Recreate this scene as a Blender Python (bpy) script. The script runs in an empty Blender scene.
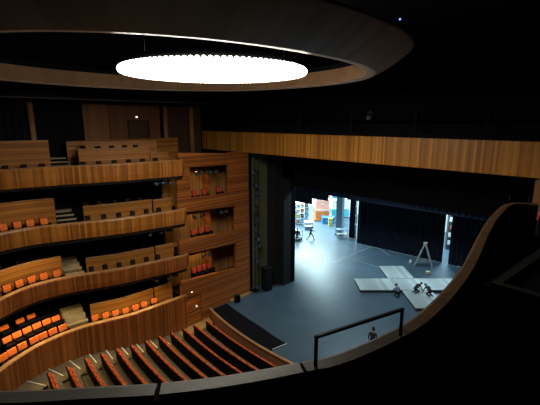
import bpy, bmesh, math, random
from mathutils import Vector, Matrix
random.seed(7)
S = bpy.context.scene
COL = S.collection
PI = math.pi

# ------------------------------------------------------------------ materials
def new_mat(name):
    m = bpy.data.materials.new(name); m.use_nodes = True
    nt = m.node_tree; b = nt.nodes['Principled BSDF']
    return m, nt, b

def plain(name, col, rough=.6, metal=0., spec=.5, noise=.12, scale=6.):
    m, nt, b = new_mat(name)
    tc = nt.nodes.new('ShaderNodeTexCoord'); n = nt.nodes.new('ShaderNodeTexNoise')
    n.inputs['Scale'].default_value = scale; n.inputs['Detail'].default_value = 4
    nt.links.new(tc.outputs['Object'], n.inputs['Vector'])
    r = nt.nodes.new('ShaderNodeValToRGB')
    r.color_ramp.elements[0].position = .3; r.color_ramp.elements[1].position = .7
    r.color_ramp.elements[0].color = (*[c*(1-noise) for c in col], 1)
    r.color_ramp.elements[1].color = (*[min(1, c*(1+noise)) for c in col], 1)
    nt.links.new(n.outputs['Fac'], r.inputs['Fac']); nt.links.new(r.outputs['Color'], b.inputs['Base Color'])
    b.inputs['Roughness'].default_value = rough; b.inputs['Metallic'].default_value = metal
    b.inputs['Specular IOR Level'].default_value = spec
    return m

def emis(name, col, s):
    m, nt, b = new_mat(name)
    b.inputs['Base Color'].default_value = (*col, 1)
    b.inputs['Emission Color'].default_value = (*col, 1); b.inputs['Emission Strength'].default_value = s
    return m

def strips(name, cols, width=.11, rough=.38, horizontal=False, grain=.35, spec=.4):
    """wooden boards: a random tone for every board plus fine grain along it (UV in metres)"""
    m, nt, b = new_mat(name); N = nt.nodes; L = nt.links
    uv = N.new('ShaderNodeUVMap'); sp = N.new('ShaderNodeSeparateXYZ'); L.new(uv.outputs['UV'], sp.inputs[0])
    a, c = ('Y', 'X') if horizontal else ('X', 'Y')
    dv = N.new('ShaderNodeMath'); dv.operation = 'DIVIDE'; dv.inputs[1].default_value = width; L.new(sp.outputs[a], dv.inputs[0])
    fl = N.new('ShaderNodeMath'); fl.operation = 'FLOOR'; L.new(dv.outputs[0], fl.inputs[0])
    wn = N.new('ShaderNodeTexWhiteNoise'); wn.noise_dimensions = '1D'; L.new(fl.outputs[0], wn.inputs['W'])
    cb = N.new('ShaderNodeCombineXYZ')
    m1 = N.new('ShaderNodeMath'); m1.operation = 'MULTIPLY'; m1.inputs[1].default_value = 45; L.new(sp.outputs[a], m1.inputs[0])
    m2 = N.new('ShaderNodeMath'); m2.operation = 'MULTIPLY'; m2.inputs[1].default_value = 1.3; L.new(sp.outputs[c], m2.inputs[0])
    L.new(m1.outputs[0], cb.inputs[0]); L.new(m2.outputs[0], cb.inputs[1]); L.new(wn.outputs['Value'], cb.inputs[2])
    ns = N.new('ShaderNodeTexNoise'); ns.inputs['Scale'].default_value = 1.; ns.inputs['Detail'].default_value = 3; L.new(cb.outputs[0], ns.inputs['Vector'])
    mx = N.new('ShaderNodeMix'); mx.data_type = 'FLOAT'; mx.inputs[0].default_value = grain
    L.new(wn.outputs['Value'], mx.inputs[2]); L.new(ns.outputs['Fac'], mx.inputs[3])
    r = N.new('ShaderNodeValToRGB'); e = r.color_ramp.elements
    e[0].position = .12; e[1].position = .9; e[0].color = (*cols[0], 1); e[1].color = (*cols[-1], 1)
    if len(cols) == 3:
        k = e.new(.5); k.color = (*cols[1], 1)
    L.new(mx.outputs[0], r.inputs['Fac']); L.new(r.outputs['Color'], b.inputs['Base Color'])
    # thin dark seam between boards
    fr = N.new('ShaderNodeMath'); fr.operation = 'FRACT'; L.new(dv.outputs[0], fr.inputs[0])
    bp = N.new('ShaderNodeBump'); bp.inputs['Strength'].default_value = .25; bp.inputs['Distance'].default_value = .004
    L.new(ns.outputs['Fac'], bp.inputs['Height']); L.new(bp.outputs['Normal'], b.inputs['Normal'])
    b.inputs['Roughness'].default_value = rough; b.inputs['Specular IOR Level'].default_value = spec
    return m

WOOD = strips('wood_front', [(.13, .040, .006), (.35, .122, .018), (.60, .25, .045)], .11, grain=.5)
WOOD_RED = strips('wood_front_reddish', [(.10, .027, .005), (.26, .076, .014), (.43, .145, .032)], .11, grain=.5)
BEAMW = strips('wood_beam', [(.20, .075, .012), (.40, .164, .027), (.60, .27, .055)], .11, grain=.45)
LEDGE = strips('wood_ledge', [(.36, .18, .075), (.46, .25, .11)], .5, rough=.3)
SCREEN = strips('wood_screen', [(.15, .052, .009), (.37, .142, .026), (.57, .25, .055)], .07, grain=.5, horizontal=True, rough=.45)
BOXW = strips('wood_box_wall', [(.11, .030, .005), (.31, .092, .016), (.52, .185, .040)], .08, grain=.5, horizontal=True, rough=.45)
BOXBACK = strips('wood_box_interior', [(.26, .115, .04), (.38, .18, .06), (.48, .25, .09)], .14)
REARW = strips('wood_rear_panel', [(.21, .085, .028), (.26, .108, .036), (.32, .14, .05)], .3, rough=.6)
COLW = strips('wood_column', [(.34, .17, .065), (.42, .215, .08)], .3)
RINGW = strips('wood_ring', [(.34, .32, .31), (.42, .40, .39), (.50, .47, .46)], .25, rough=.45)
RIMW = plain('ring_rim_lit', (.78, .72, .62), .3)  # disc light on the lower lip put into this pale colour
RINGIN = strips('wood_ring_lip', [(.40, .225, .115), (.50, .29, .155)], .3, rough=.45)
RAILW = strips('wood_pit_rail', [(.16, .065, .03), (.24, .11, .055), (.34, .17, .09)], .045, horizontal=True)
RAILTOP = plain('wood_rail_top', (.42, .22, .11), .35)
LANDING = strips('wood_landing', [(.42, .25, .085), (.54, .33, .125)], .12, rough=.5)
STEP = plain('step_tread', (.42, .34, .2), .6)
STEPD = plain('step_riser', (.16, .11, .055), .7)
NOSE = plain('step_nosing', (.85, .83, .72), .5)
STALLF = plain('stalls_carpet', (.155, .125, .075), .8, noise=.3)
BLK = plain('black_paint', (.004, .004, .005), .9, spec=.06)
BLKM = plain('black_velvet', (.010, .010, .013), .95, spec=.08, noise=.35, scale=2)
CARPB = plain('black_carpet', (.0035, .0035, .004), .95, spec=.05)
CEIL = plain('ceiling_black', (.010, .010, .012), .9, spec=.1)
NAVY = plain('blue_black_drape', (.012, .013, .020), .9, spec=.1)
TIERD = plain('tier_dark', (.012, .009, .008), .8, spec=.1)
OLIVE = plain('olive_wall', (.115, .12, .058), .8)
METAL = plain('sheen_metal', (.075, .10, .13), .32, .6)  # black spotlight bodies, their bluish reflections put into the colour
METALB = plain('black_metal', (.012, .012, .014), .4, .4)
LENS = plain('lens_glass', (.07, .10, .14), .15, .3)
ALU = plain('aluminium', (.70, .70, .66), .4, .5)
GLARETOP = strips('rail_cap', [(.125, .125, .10), (.16, .158, .13)], .6, rough=.4)  # wooden cap whose grey is the disc's glare put into the colour
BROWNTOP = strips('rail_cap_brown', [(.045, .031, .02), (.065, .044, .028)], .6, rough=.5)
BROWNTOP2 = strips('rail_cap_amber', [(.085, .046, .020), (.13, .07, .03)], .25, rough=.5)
ORANGE = plain('orange_fabric', (.66, .105, .012), .8, noise=.25, scale=9)
REDSEAT = plain('red_fabric', (.55, .05, .018), .8, noise=.2)
SHELL = plain('seat_shell', (.006, .005, .005), .75, spec=.12)
SEATSHADE = plain('orange_seat_shaded', (.022, .010, .005), .8, spec=.15)  # orange seats under less light, the dimness put into their colour
STAGE = plain('stage_floor', (.060, .100, .135), .40, spec=.5, noise=.16, scale=.55)
PITBLK = plain('pit_matting', (.006, .006, .008), .9, spec=.1)
PLAT = strips('platform_grey', [(.24, .275, .28), (.40, .45, .45), (.56, .61, .60)], .35, rough=.6, grain=.55)
PLATS = plain('platform_side', (.06, .07, .075), .7)
WHITE = plain('white_panel', (.78, .80, .80), .6)
TAPE = plain('white_tape', (.55, .6, .62), .6)
PALEB = plain('pale_blue_steel', (.20, .30, .38), .5)
SKIN = plain('skin', (.50, .30, .21), .6); HAIR = plain('hair_dark', (.02, .015, .012), .6)
CLOTHB = plain('cloth_black', (.012, .013, .016), .85); CLOTHG = plain('cloth_grey_blue', (.13, .19, .26), .85)
CLOTHD = plain('cloth_navy', (.02, .028, .045), .85); SHOE = plain('shoe', (.02, .02, .02), .6)
EYE = plain('eye', (.02, .02, .02), .2)
def flat(n, c): return plain(n, c, .55)
C_OR = flat('paint_orange', (.75, .22, .04)); C_RD = flat('paint_red', (.55, .12, .08)); C_BL = flat('paint_blue', (.03, .25, .62))
C_CY = flat('paint_cyan', (.10, .55, .68)); C_YE = flat('paint_yellow', (.75, .6, .08)); C_GY = flat('paint_grey', (.30, .34, .37)); C_DK = flat('paint_dark', (.04, .05, .06)); C_PK = flat('paint_salmon', (.72, .36, .28))
LAMP = emis('lamp_diffuser', (1., .93, .80), 13.8)
TINYW = emis('step_light', (1., .96, .85), 2.)
EXITW = emis('exit_light', (.9, 1., .95), 4.)
BLUEL = emis('blue_led', (.15, .3, 1.), 3.)

# ------------------------------------------------------------------ mesh helper
class MB:
    def __init__(s): s.bm = bmesh.new(); s.uv = s.bm.loops.layers.uv.new('UVMap'); s.done = set(); s.mats = []
    def mi(s, m):
        if m is None: return 0
        if m not in s.mats: s.mats.append(m)
        return s.mats.index(m)
    def face(s, pts, uvs=None, m=None, smooth=False):
        vs = [p if isinstance(p, bmesh.types.BMVert) else s.bm.verts.new(p) for p in pts]
        try: f = s.bm.faces.new(vs)
        except ValueError: return None
        if m: f.material_index = s.mi(m)
        f.smooth = smooth
        if uvs:
            for l, u in zip(f.loops, uvs): l[s.uv].uv = u
            s.done.add(f)
        return f
    def box(s, x0, x1, y0, y1, z0, z1, m=None, M=None, bev=0):
        c = [Vector((x, y, z)) for z in (z0, z1) for y in (y0, y1) for x in (x0, x1)]
        if M: c = [M @ v for v in c]
        v = [s.bm.verts.new(p) for p in c]; fs = []
        for q in ((0, 2, 3, 1), (4, 5, 7, 6), (0, 1, 5, 4), (2, 6, 7, 3), (0, 4, 6, 2), (1, 3, 7, 5)):
            f = s.bm.faces.new([v[i] for i in q]); fs.append(f)
            if m: f.material_index = s.mi(m)
        if bev:
            es = list({e for f in fs for e in f.edges})
            r = bmesh.ops.bevel(s.bm, geom=es, offset=bev, segments=2, profile=.5, affect='EDGES', clamp_overlap=True)
            if m:
                for f in r['faces']: f.material_index = s.mi(m)
        return s
    def obox(s, c, size, rz=0, rx=0, ry=0, m=None, bev=0):
        M = Matrix.Translation(c) @ Matrix.Rotation(rz, 4, 'Z') @ Matrix.Rotation(ry, 4, 'Y') @ Matrix.Rotation(rx, 4, 'X')
        a, b, d = [q/2 for q in size]
        return s.box(-a, a, -b, b, -d, d, m, M, bev)
    def tube(s, p, q, r0, r1=None, n=10, m=None, cap=True):
        p, q = Vector(p), Vector(q); r1 = r0 if r1 is None else r1
        d = (q-p).normalized(); a = d.orthogonal().normalized(); b = d.cross(a)
        A = [s.bm.verts.new(p + (a*math.cos(2*PI*i/n)+b*math.sin(2*PI*i/n))*r0) for i in range(n)]
        B = [s.bm.verts.new(q + (a*math.cos(2*PI*i/n)+b*math.sin(2*PI*i/n))*r1) for i in range(n)]
        for i in range(n):
            s.face([A[i], A[(i+1) % n], B[(i+1) % n], B[i]], m=m, smooth=True)
        if cap: s.face(A[::-1], m=m); s.face(B, m=m)
        return s
    def ball(s, c, r, m=None, sx=1, sy=1, sz=1, n=12):
        M = Matrix.Translation(c) @ Matrix.Diagonal((sx, sy, sz, 1))
        g = bmesh.ops.create_uvsphere(s.bm, u_segments=n, v_segments=max(6, n//2+2), radius=r, matrix=M)
        for f in {f for v in g['verts'] for f in v.link_faces}:
            f.smooth = True
            if m: f.material_index = s.mi(m)
        return s
    def ribbon(s, path, prof, m=None, closed_prof=True, caps=True, smooth=False):
        """sweep prof [(offset to the outer side, z)] along a plan path; UV u = arc length, v = profile length"""
        N = normals(path); rings = []; u = [0]
        for a, b in zip(path, path[1:]): u.append(u[-1]+math.dist(a, b))
        for (x, y), (nx, ny) in zip(path, N):
            rings.append([s.bm.verts.new((x+nx*o, y+ny*o, z)) for o, z in prof])
        k = len(prof); w = [0]
        for j in range(k): w.append(w[-1]+math.dist(prof[j], prof[(j+1) % k]))
        for i in range(len(path)-1):
            for j in range(k if closed_prof else k-1):
                jj = (j+1) % k
                s.face([rings[i][j], rings[i+1][j], rings[i+1][jj], rings[i][jj]],
                       [(u[i], w[j]), (u[i+1], w[j]), (u[i+1], w[j+1]), (u[i], w[j+1])], m, smooth=smooth)
        if caps and closed_prof:
            s.face(rings[0][::-1], m=m); s.face(rings[-1], m=m)
        return s
    def lathe(s, prof, c=(0, 0), n=96, m=None, closed=False):
        R = []
        for i in range(n):
            a = 2*PI*i/n
            R.append([s.bm.verts.new((c[0]+r*math.cos(a), c[1]+r*math.sin(a), z)) for r, z in prof])
        k = len(prof); w = [0]
        for j in range(k): w.append(w[-1]+math.dist(prof[j], prof[(j+1) % k]))
        for i in range(n):
            A, B = R[i], R[(i+1) % n]
            for j in range(k if closed else k-1):
                jj = (j+1) % k; r = prof[j][0]
                s.face([A[j], A[jj], B[jj], B[j]], [(i*2*PI/n*7, w[j]), (i*2*PI/n*7, w[j+1]), ((i+1)*2*PI/n*7, w[j+1]), ((i+1)*2*PI/n*7, w[j])], m, smooth=True)
        return s
    def poly(s, pts, z0, z1, m=None):
        """prism over a plan polygon"""
        A = [s.bm.verts.new((x, y, z0)) for x, y in pts]; B = [s.bm.verts.new((x, y, z1)) for x, y in pts]
        s.face(B, m=m); s.face(A[::-1], m=m)
        for i in range(len(pts)):
            j = (i+1) % len(pts); s.face([A[i], A[j], B[j], B[i]], m=m)
        return s
    def build(s, name, mat=None, parent=None, loc=None):
        bmesh.ops.recalc_face_normals(s.bm, faces=s.bm.faces[:])
        for f in s.bm.faces:
            if f in s.done: continue
            n = f.normal
            for l in f.loops:
                p = l.vert.co
                if abs(n.z) > .7: l[s.uv].uv = (p.x, p.y)
                elif abs(n.x) > abs(n.y): l[s.uv].uv = (p.y, p.z)
                else: l[s.uv].uv = (p.x, p.z)
        me = bpy.data.meshes.new(name); s.bm.to_mesh(me); s.bm.free()
        for m in ([mat] if mat else s.mats): me.materials.append(m)
        o = bpy.data.objects.new(name, me); COL.objects.link(o)
        if parent: o.parent = parent
        if loc is not None: o.location = loc
        return o

def normals(path):
    o = []; loop = math.dist(path[0], path[-1]) < 1e-6; n = len(path)
    for i in range(n):
        a, b = path[max(0, i-1)], path[min(n-1, i+1)]
        if loop and i in (0, n-1): a, b = path[n-2], path[1]
        tx, ty = b[0]-a[0], b[1]-a[1]; l = math.hypot(tx, ty) or 1
        o.append((ty/l, -tx/l))
    return o
def offset(path, d): return [(x+nx*d, y+ny*d) for (x, y), (nx, ny) in zip(path, normals(path))]
def spline(pts, n=6):
    P = [pts[0]]+list(pts)+[pts[-1]]; o = []
    for i in range(1, len(P)-2):
        for k in range(n):
            t = k/n
            o.append(tuple(.5*(2*P[i][j]+(P[i+1][j]-P[i-1][j])*t+(2*P[i-1][j]-5*P[i][j]+4*P[i+1][j]-P[i+2][j])*t*t+(3*P[i][j]-P[i-1][j]-3*P[i+1][j]+P[i+2][j])*t**3) for j in (0, 1)))
    o.append(tuple(pts[-1])); return o
def clip(path, y0, y1):
    """the stretch of a path between two values of y, ends interpolated"""
    o = []
    for a, b in zip(path, path[1:]):
        for t in ([0.] + sorted(t for t in ((y0-a[1])/(b[1]-a[1]) if b[1] != a[1] else -1, (y1-a[1])/(b[1]-a[1]) if b[1] != a[1] else -1) if 0 < t < 1)):
            p = (a[0]+(b[0]-a[0])*t, a[1]+(b[1]-a[1])*t)
            if min(y0, y1)-1e-6 <= p[1] <= max(y0, y1)+1e-6: o.append(p)
    p = path[-1]
    if min(y0, y1) <= p[1] <= max(y0, y1): o.append(p)
    return o
def tag(o, label=None, cat=None, group=None, kind=None):
    if label: o['label'] = label
    if cat: o['category'] = cat
    if group: o['group'] = group
    if kind: o['kind'] = kind
    return o
def empty(name, loc=(0, 0, 0), rz=0, label=None, cat=None, group=None, kind=None):
    o = bpy.data.objects.new(name, None); o.empty_display_size = .2; COL.objects.link(o)
    o.location = loc; o.rotation_euler = (0, 0, rz)
    return tag(o, label, cat, group, kind)
KIDS = {}
def dup(root, loc, rz, label, group=None, rot=None):
    r = root.copy(); COL.objects.link(r); r.location = loc; r.rotation_euler = rot or (0, 0, rz)
    tag(r, label, None, group)
    for ch in KIDS[root.name]:
        c = ch.copy(); COL.objects.link(c); c.parent = r
        for g in KIDS.get(ch.name, []):
            d = g.copy(); COL.objects.link(d); d.parent = c
    return r
ORD = 'first second third fourth fifth sixth seventh eighth ninth tenth eleventh twelfth thirteenth fourteenth fifteenth'.split()
def structure(o, label, cat='wall'): return tag(o, label, cat, None, 'structure')

# ------------------------------------------------------------------ room shell
CH = 19.3
structure(MB().box(-16.2, -15.6, -27, 5.3, -1.5, CH).build('wall_left', TIERD), 'dark auditorium side wall behind the four balconies')
structure(MB().box(15.8, 16.4, -27, 5.3, -1.5, CH).build('wall_right', CARPB), 'black auditorium side wall beside the viewer')
structure(MB().box(-16.2, 16.4, -27.6, -27, -1.5, CH).build('wall_rear', CARPB), 'black rear wall of the auditorium')
structure(MB().box(-16.2, 16.4, -27, 5.3, CH, CH+.3).build('ceiling', CEIL), 'black ceiling high above the lit disc', 'ceiling')
b = MB(); b.box(-16, -12.2, -27, 1.2, 15.62, 15.9); b.box(-12.4, -12.2, -27, 1.2, 15.9, CH)
structure(b.build('ceiling_side', CEIL), 'black lowered ceiling over the topmost balcony', 'ceiling')
structure(MB().box(-12.26, -12.18, -27, 1.2, 15.60, 15.66).build('trim_1', plain('soffit_highlight', (.05, .045, .04), .6)), 'thin pale edge of the lowered ceiling', 'trim')  # lighter strip stands in for the hairline highlight on the soffit edge

# proscenium: black front wall above the wooden beam, then the black portal
structure(MB().box(-16, 16, 1.6, 2.0, 13.0, CH).build('wall_front', BLK), 'black wall above the wooden proscenium beam')
bm_ = MB(); bm_.box(-15.25, 15.6, .9, 1.5, 11.93, 13.5)
structure(bm_.build('trim_2', BEAMW), 'long honey coloured wooden beam across the top of the stage front', 'beam')
b = MB(); b.box(-16, -8.72, 5.3, 5.9, -.5, 14); b.box(-10.75, -10.4, 1.32, 2.25, 0, 12); b.box(8.7, 16, 5.3, 5.9, -.5, 14); b.box(-16, 16, 5.3, 5.9, 8.9, 16)
structure(b.build('wall_portal', BLK), 'black stage portal framing the opening', 'wall')
structure(MB().box(-9.5, -8.72, 4.4, 5.3, 0, 9.5).build('trim_3', plain('portal_return', (.006, .007, .009), .7)), 'dark return of the portal at the edge of the bright stage opening', 'portal')

# olive wall strip between box wall and portal
structure(MB().box(-10.6, -10.3, 2.25, 4.6, 0, 12).build('wall_olive', OLIVE), 'olive green strip of wall beside the black portal')
structure(MB().box(-10.5, -9.3, 3.95, 4.9, 0, 12).build('trim_4', plain('portal_pier', (.006, .007, .009), .8)), 'dark pier between olive wall and portal', 'pier')

# ------------------------------------------------------------------ stage
def pit_y(x): return -3.72 + .019*(x+3.2)**2
b = MB()
front = [(x, pit_y(x)+.12) for x in [-10.4+i*.8 for i in range(28)]]
b.poly(front + [(16, 5), (24, 32), (-34, 32), (-34, 6), (-10.4, 5.2)], -.5, 0.)
structure(b.build('floor_stage', STAGE), 'blue grey stage floor running from the forestage to the back curtain', 'floor')
b = MB()
back = lambda x: -1.34 - .24*(x+9.78) + .018*(x+9.78)**2
L1 = [(x, pit_y(x)+.25) for x in (-9.6, -9, -8, -7, -6, -5, -4, -3, -2.55)]
b.poly(L1 + [(-2.29, -2.13), (-3.6, -2.05), (-4.93, -1.87), (-6.4, -1.75), (-7.9, -1.57), (-9.6, -1.32)], .004, .03)
o = b.build('pit_cover', PITBLK); tag(o, 'matt black curved pit cover along the front edge of the stage', 'pit cover')
MB().obox((-2.44, -2.66, .034), (.06, 1.15, .012), rz=-.19).build('edge_strip', TAPE, o)

# pit barrier
pp = [(x, pit_y(x)) for x in [-9.95+i*.4 for i in range(46)]]
r = empty('pit_barrier', (-3, -3.7, -.8), 0, 'curved slatted wooden barrier between front stalls row and stage', 'barrier')
o = MB().ribbon([(x+3, y+3.7) for x, y in pp][::-1], [(0, 0), (.08, 0), (.08, .92), (0, .92)]).build('panel', RAILW, r)
o = MB().ribbon([(x+3, y+3.7) for x, y in pp][::-1], [(-.05, .92), (.12, .92), (.12, .98), (-.05, .98)]).build('top_rail', RAILTOP, r)

# ------------------------------------------------------------------ tiers on the far side
COMMON = [(-9.80, -4.62), (-9.52, -4.68), (-9.36, -5.0), (-9.40, -5.7), (-9.7, -7.4), (-10.05, -9.2), (-10.6, -10.9), (-11.05, -12.3)]
TP = {1: COMMON+[(-11.45, -14.2), (-11.6, -16), (-11.2, -18.5), (-9.8, -20.8), (-6.5, -22.6)],
      2: COMMON+[(-11.45, -13.6), (-11.45, -15.2), (-10.9, -17.5), (-9.3, -19.6), (-6.2, -21.4)],
      3: COMMON+[(-11.15, -14.0), (-10.4, -15.7), (-9.0, -17.3), (-6.5, -18.9)],
      4: [(-9.86, -4.85), (-9.62, -4.9), (-9.5, -5.2), (-9.5, -5.8), (-9.55, -7.9), (-9.62, -9.3), (-10.1, -11.2), (-10.22, -12.6), (-10.0, -14.1), (-9.55, -15.2), (-8.75, -16.45), (-7.5, -17.4), (-5.5, -18.4)]}
TOP = {1: 11.8, 2: 8.4, 3: 5.1, 4: 2.0}
BOT = {1: 10.72, 2: 7.38, 3: 4.05, 4: -.85}
TN = {1: 'topmost', 2: 'second highest', 3: 'third highest', 4: 'lowest'}
PATH = {t: spline(TP[t], 7) for t in TP}
SCR = {}
for t in (1, 2, 3, 4):
    P = PATH[t]; z1, z0 = TOP[t], BOT[t]
    root = empty('balcony', (0, 0, 0), 0, f'{TN[t]} of the four curved wooden balconies across the hall', 'balcony', None, 'structure')
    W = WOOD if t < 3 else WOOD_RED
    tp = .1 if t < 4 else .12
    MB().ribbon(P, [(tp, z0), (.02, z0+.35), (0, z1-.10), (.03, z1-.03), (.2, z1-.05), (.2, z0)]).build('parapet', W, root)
    MB().ribbon(P, [(.03, z1-.03), (.10, z1+.005), (.3, z1+.005), (.34, z1-.05), (.2, z1-.05)]).build('ledge', LEDGE, root)
    zf = z1-.95 if t < 4 else z1-.95
    Q = [p for p in offset(P, .15)]
    b = MB(); b.poly(Q+[(-15.7, Q[-1][1]), (-15.7, -4.6)], zf-.3, zf); b.build('floor_slab', TIERD, root)
    # stepped rows behind the front
    if t == 4:
        R = clip(P, -11.9, -17.2)
        for k, d in enumerate((1.35, 2.25, 3.1)):
            MB().ribbon(offset(R, d), [(0, zf), (3.3-d, zf), (3.3-d, zf+.34*(k+1)), (0, zf+.34*(k+1))]).build('row_step', TIERD, root)
    # wooden screens behind the first row
    A = clip(P, -5.0, -18.5)
    full = offset(A, 1.45)
    def screen(y0, y1, d, za, zb, taper=0):
        seg = clip(offset(A, d), y0, y1)
        if len(seg) < 2: return
        bb = MB(); bb.ribbon(seg, [(0, zf+.02), (.12, zf+.02), (.12, zb), (0, zb)]).build('screen', SCREEN, root)
        cap = MB(); cap.ribbon(seg, [(-.03, zb), (.16, zb), (.16, zb+.05), (-.03, zb+.05)]).build('screen_cap', LEDGE, root)
    if t == 1:
        screen(-12.05, -18, 1.35, 11.7, 13.2); screen(-6.4, -10.55, 1.5, 11.7, 12.60); screen(-5.4, -9.9, 2.4, 11.7, 12.95); screen(-5.1, -6.38, 1.4, 11.7, 12.2)
    elif t == 2:
        screen(-12.1, -17, 1.4, 8.5, 9.72); screen(-6.45, -10.6, 1.5, 8.5, 9.02); screen(-5.1, -6.42, 1.35, 8.5, 9.0)
    elif t == 3:
        screen(-12.1, -16.5, 1.4, 5.2, 6.0); screen(-6.5, -10.75, 1.5, 5.2, 5.58); screen(-5.1, -6.47, 1.35, 5.2, 5.66)
    else:
        screen(-6.7, -10.9, 1.7, 1.9, 2.48); screen(-5.3, -6.67, 1.5, 1.9, 2.56)
    # aisle steps between the two blocks of seats
    k = 4
    for i in range(k):
        seg = clip(offset(A, 1.3+.38*i), -10.95, -11.98) if t < 4 else clip(offset(A, 1.1+.42*i), -11.15, -12.35)
        zz = zf + .62 + .2*i if t < 4 else zf+.28+.3*i
        if len(seg) > 1:
            MB().ribbon(seg, [(.02, zf), (.5, zf), (.5, zz-.04), (.02, zz-.04)]).build('aisle_riser', (STEP if i > 1 else STEPD) if t > 2 else TIERD, root)
            MB().ribbon(seg, [(0, zz-.04), (.30 if i < k-1 else .7, zz-.04), (.30 if i < k-1 else .7, zz), (0, zz)]).build('aisle_step', STEP, root)

# black back drapes inside the three lower tiers
for t, nm in ((2, 'second highest'), (3, 'third highest'), (4, 'lowest')):
    b = MB(); n = 90; pts = []
    for i in range(n+1): pts.append((-14.9+.09*math.sin(i*1.3), -19+i*(14.2/n)))
    b.ribbon(pts, [(0, TOP[t]-.9), (.05, TOP[t]-.9), (.05, TOP[t]+2.0), (0, TOP[t]+2.0)])
    tag(b.build('back_drape', NAVY), f'black drape hanging along the back of the {nm} balcony', 'drape')

# ------------------------------------------------------------------ topmost tier back wall
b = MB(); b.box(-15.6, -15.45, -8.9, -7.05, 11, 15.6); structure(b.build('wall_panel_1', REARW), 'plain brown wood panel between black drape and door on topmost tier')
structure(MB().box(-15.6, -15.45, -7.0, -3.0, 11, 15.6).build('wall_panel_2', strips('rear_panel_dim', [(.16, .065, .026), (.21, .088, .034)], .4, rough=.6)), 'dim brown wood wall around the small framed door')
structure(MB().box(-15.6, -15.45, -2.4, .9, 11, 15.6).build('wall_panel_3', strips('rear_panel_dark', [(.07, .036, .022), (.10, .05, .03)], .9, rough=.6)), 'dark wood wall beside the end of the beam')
b = MB(); n = 70; pts = [(-15.25+.07*math.sin(i*1.25), -12.0+i*(3.1/n)) for i in range(n+1)]
b.ribbon(pts, [(0, 11.2), (.05, 11.2), (.05, 15.55), (0, 15.55)]); tag(b.build('drape', NAVY), 'black pleated drape beside the column on the topmost tier', 'drape')
pts = [(-15.25+.07*math.sin(i*1.25), -18.0+i*(5.7/n)) for i in range(n+1)]
b = MB(); b.ribbon(pts, [(0, 11.2), (.05, 11.2), (.05, 15.55), (0, 15.55)]); tag(b.build('drape', NAVY), 'black pleated drape at the far end of the topmost tier', 'drape')
for y, x, rr, lb in ((-12.1, -15.15, .18, 'round wooden column between two black drapes'), (-2.68, -15.15, .17, 'round wooden column beside the dim wood wall'), (-.2, -15.2, .2, 'wooden column nearest the end of the long beam')):
    structure(MB().tube((x, y, 11), (x, y, 15.62), rr, rr, 20).build('column', COLW), lb, 'column')
r = empty('door_1', (-15.43, -4.85, 11.85), 0, 'dark framed door under a small white light on topmost tier', 'door', None, 'structure')
b = MB(); b.box(0, .08, -.85, -.77, 0, 2.55); b.box(0, .08, .77, .85, 0, 2.55); b.box(0, .08, -.77, .77, 2.47, 2.55); b.box(0, .08, -.77, .77, .95, 1.02); b.build('door_frame', plain('frame_dark', (.02, .012, .008), .5), r)
MB().box(-.01, .03, -.77, .77, 0, 2.47).build('door_leaf', plain('door_leaf', (.075, .034, .018), .5), r)
r = empty('exit_light', (-15.43, -4.95, 14.62), 0, 'small white light above the framed door', 'light')
MB().box(-.03, .0, -.08, .08, -.08, .08).build('housing', METALB, r); MB().box(0, .03, -.05, .05, -.045, .045).build('diffuser', EXITW, r)
structure(MB().box(-14.0, -13.9, -10.6, -2.4, 10.9, 13.05).build('trim_5', SCREEN), 'low wood partition behind the rear seats on topmost tier', 'partition')

# ------------------------------------------------------------------ box wall beside the stage (mirrored on the viewer's side)
def slab(b, x0, x1, y0, y1, zl0, zl1, zr0, zr1):
    """a board in the box wall whose top and bottom drop towards the stage"""
    v = [(x, y, z) for x in (x0, x1) for (y, z) in ((y0, zl0), (y1, zr0), (y1, zr1), (y0, zl1))]
    for q in ((0, 1, 2, 3), (7, 6, 5, 4), (0, 4, 5, 1), (3, 2, 6, 7), (0, 3, 7, 4), (1, 5, 6, 2)): b.face([v[i] for i in q])
X0, X1 = -10.0, -9.7
root = empty('wall_boxes', (0, 0, 0), 0, 'wooden wall of stacked boxes beside the stage', 'wall', None, 'structure')
b = MB(); slab(b, X0, X1, -5.25, 1.3, 8.10, 9.03, 7.75, 8.86); b.build('box_rail', BOXW, root)
b = MB(); slab(b, X0, X1, -5.25, 1.3, 5.06, 6.11, 4.66, 5.74); b.build('box_rail', BOXW, root)
b = MB(); slab(b, X0, X1, -5.25, 1.3, -.85, 3.03, -.0, 2.55); b.build('box_base', BOXW, root)
b = MB(); slab(b, X0+.02, X1-.012, -.1, 1.3, 2.3, 12., 2.3, 12.); slab(b, X0+.03, X1-.02, -.7, -.09, 8.7, 12.0, 8.7, 12.0); b.build('pier', BOXW, root)
b = MB(); slab(b, X0, X1, -5.0, -.7, 11.22, 12.25, 11.1, 11.95); b.build('box_rail', BOXW, root)
b = MB(); slab(b, X0+.02, X1-.03, -5.2, -4.15, 8.9, 11.4, 8.9, 11.4); b.build('pier', BOXW, root)
# box interiors
for z0, z1, nm in ((8.15, 11.1, 't'), (5.0, 7.85, 'm'), (1.9, 4.75, 'l')):
    MB().box(-11.9, -11.75, -5.2, 1.3, z0, z1).build('box_back', BOXBACK, root)
    MB().box(-11.75, X0, -5.2, 1.3, z0-.1, z0+.02).build('box_floor', TIERD, root)
    MB().box(-11.75, X0, -5.2, 1.3, z1, z1+.12).build('box_soffit', TIERD, root)
    MB().box(-11.75, -10.95, -1.75, -1.6, z0, z1).build('divider', BOXW, root)
    MB().box(-11.75, X0, 1.15, 1.3, z0, z1).build('divider', BOXW, root)
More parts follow.
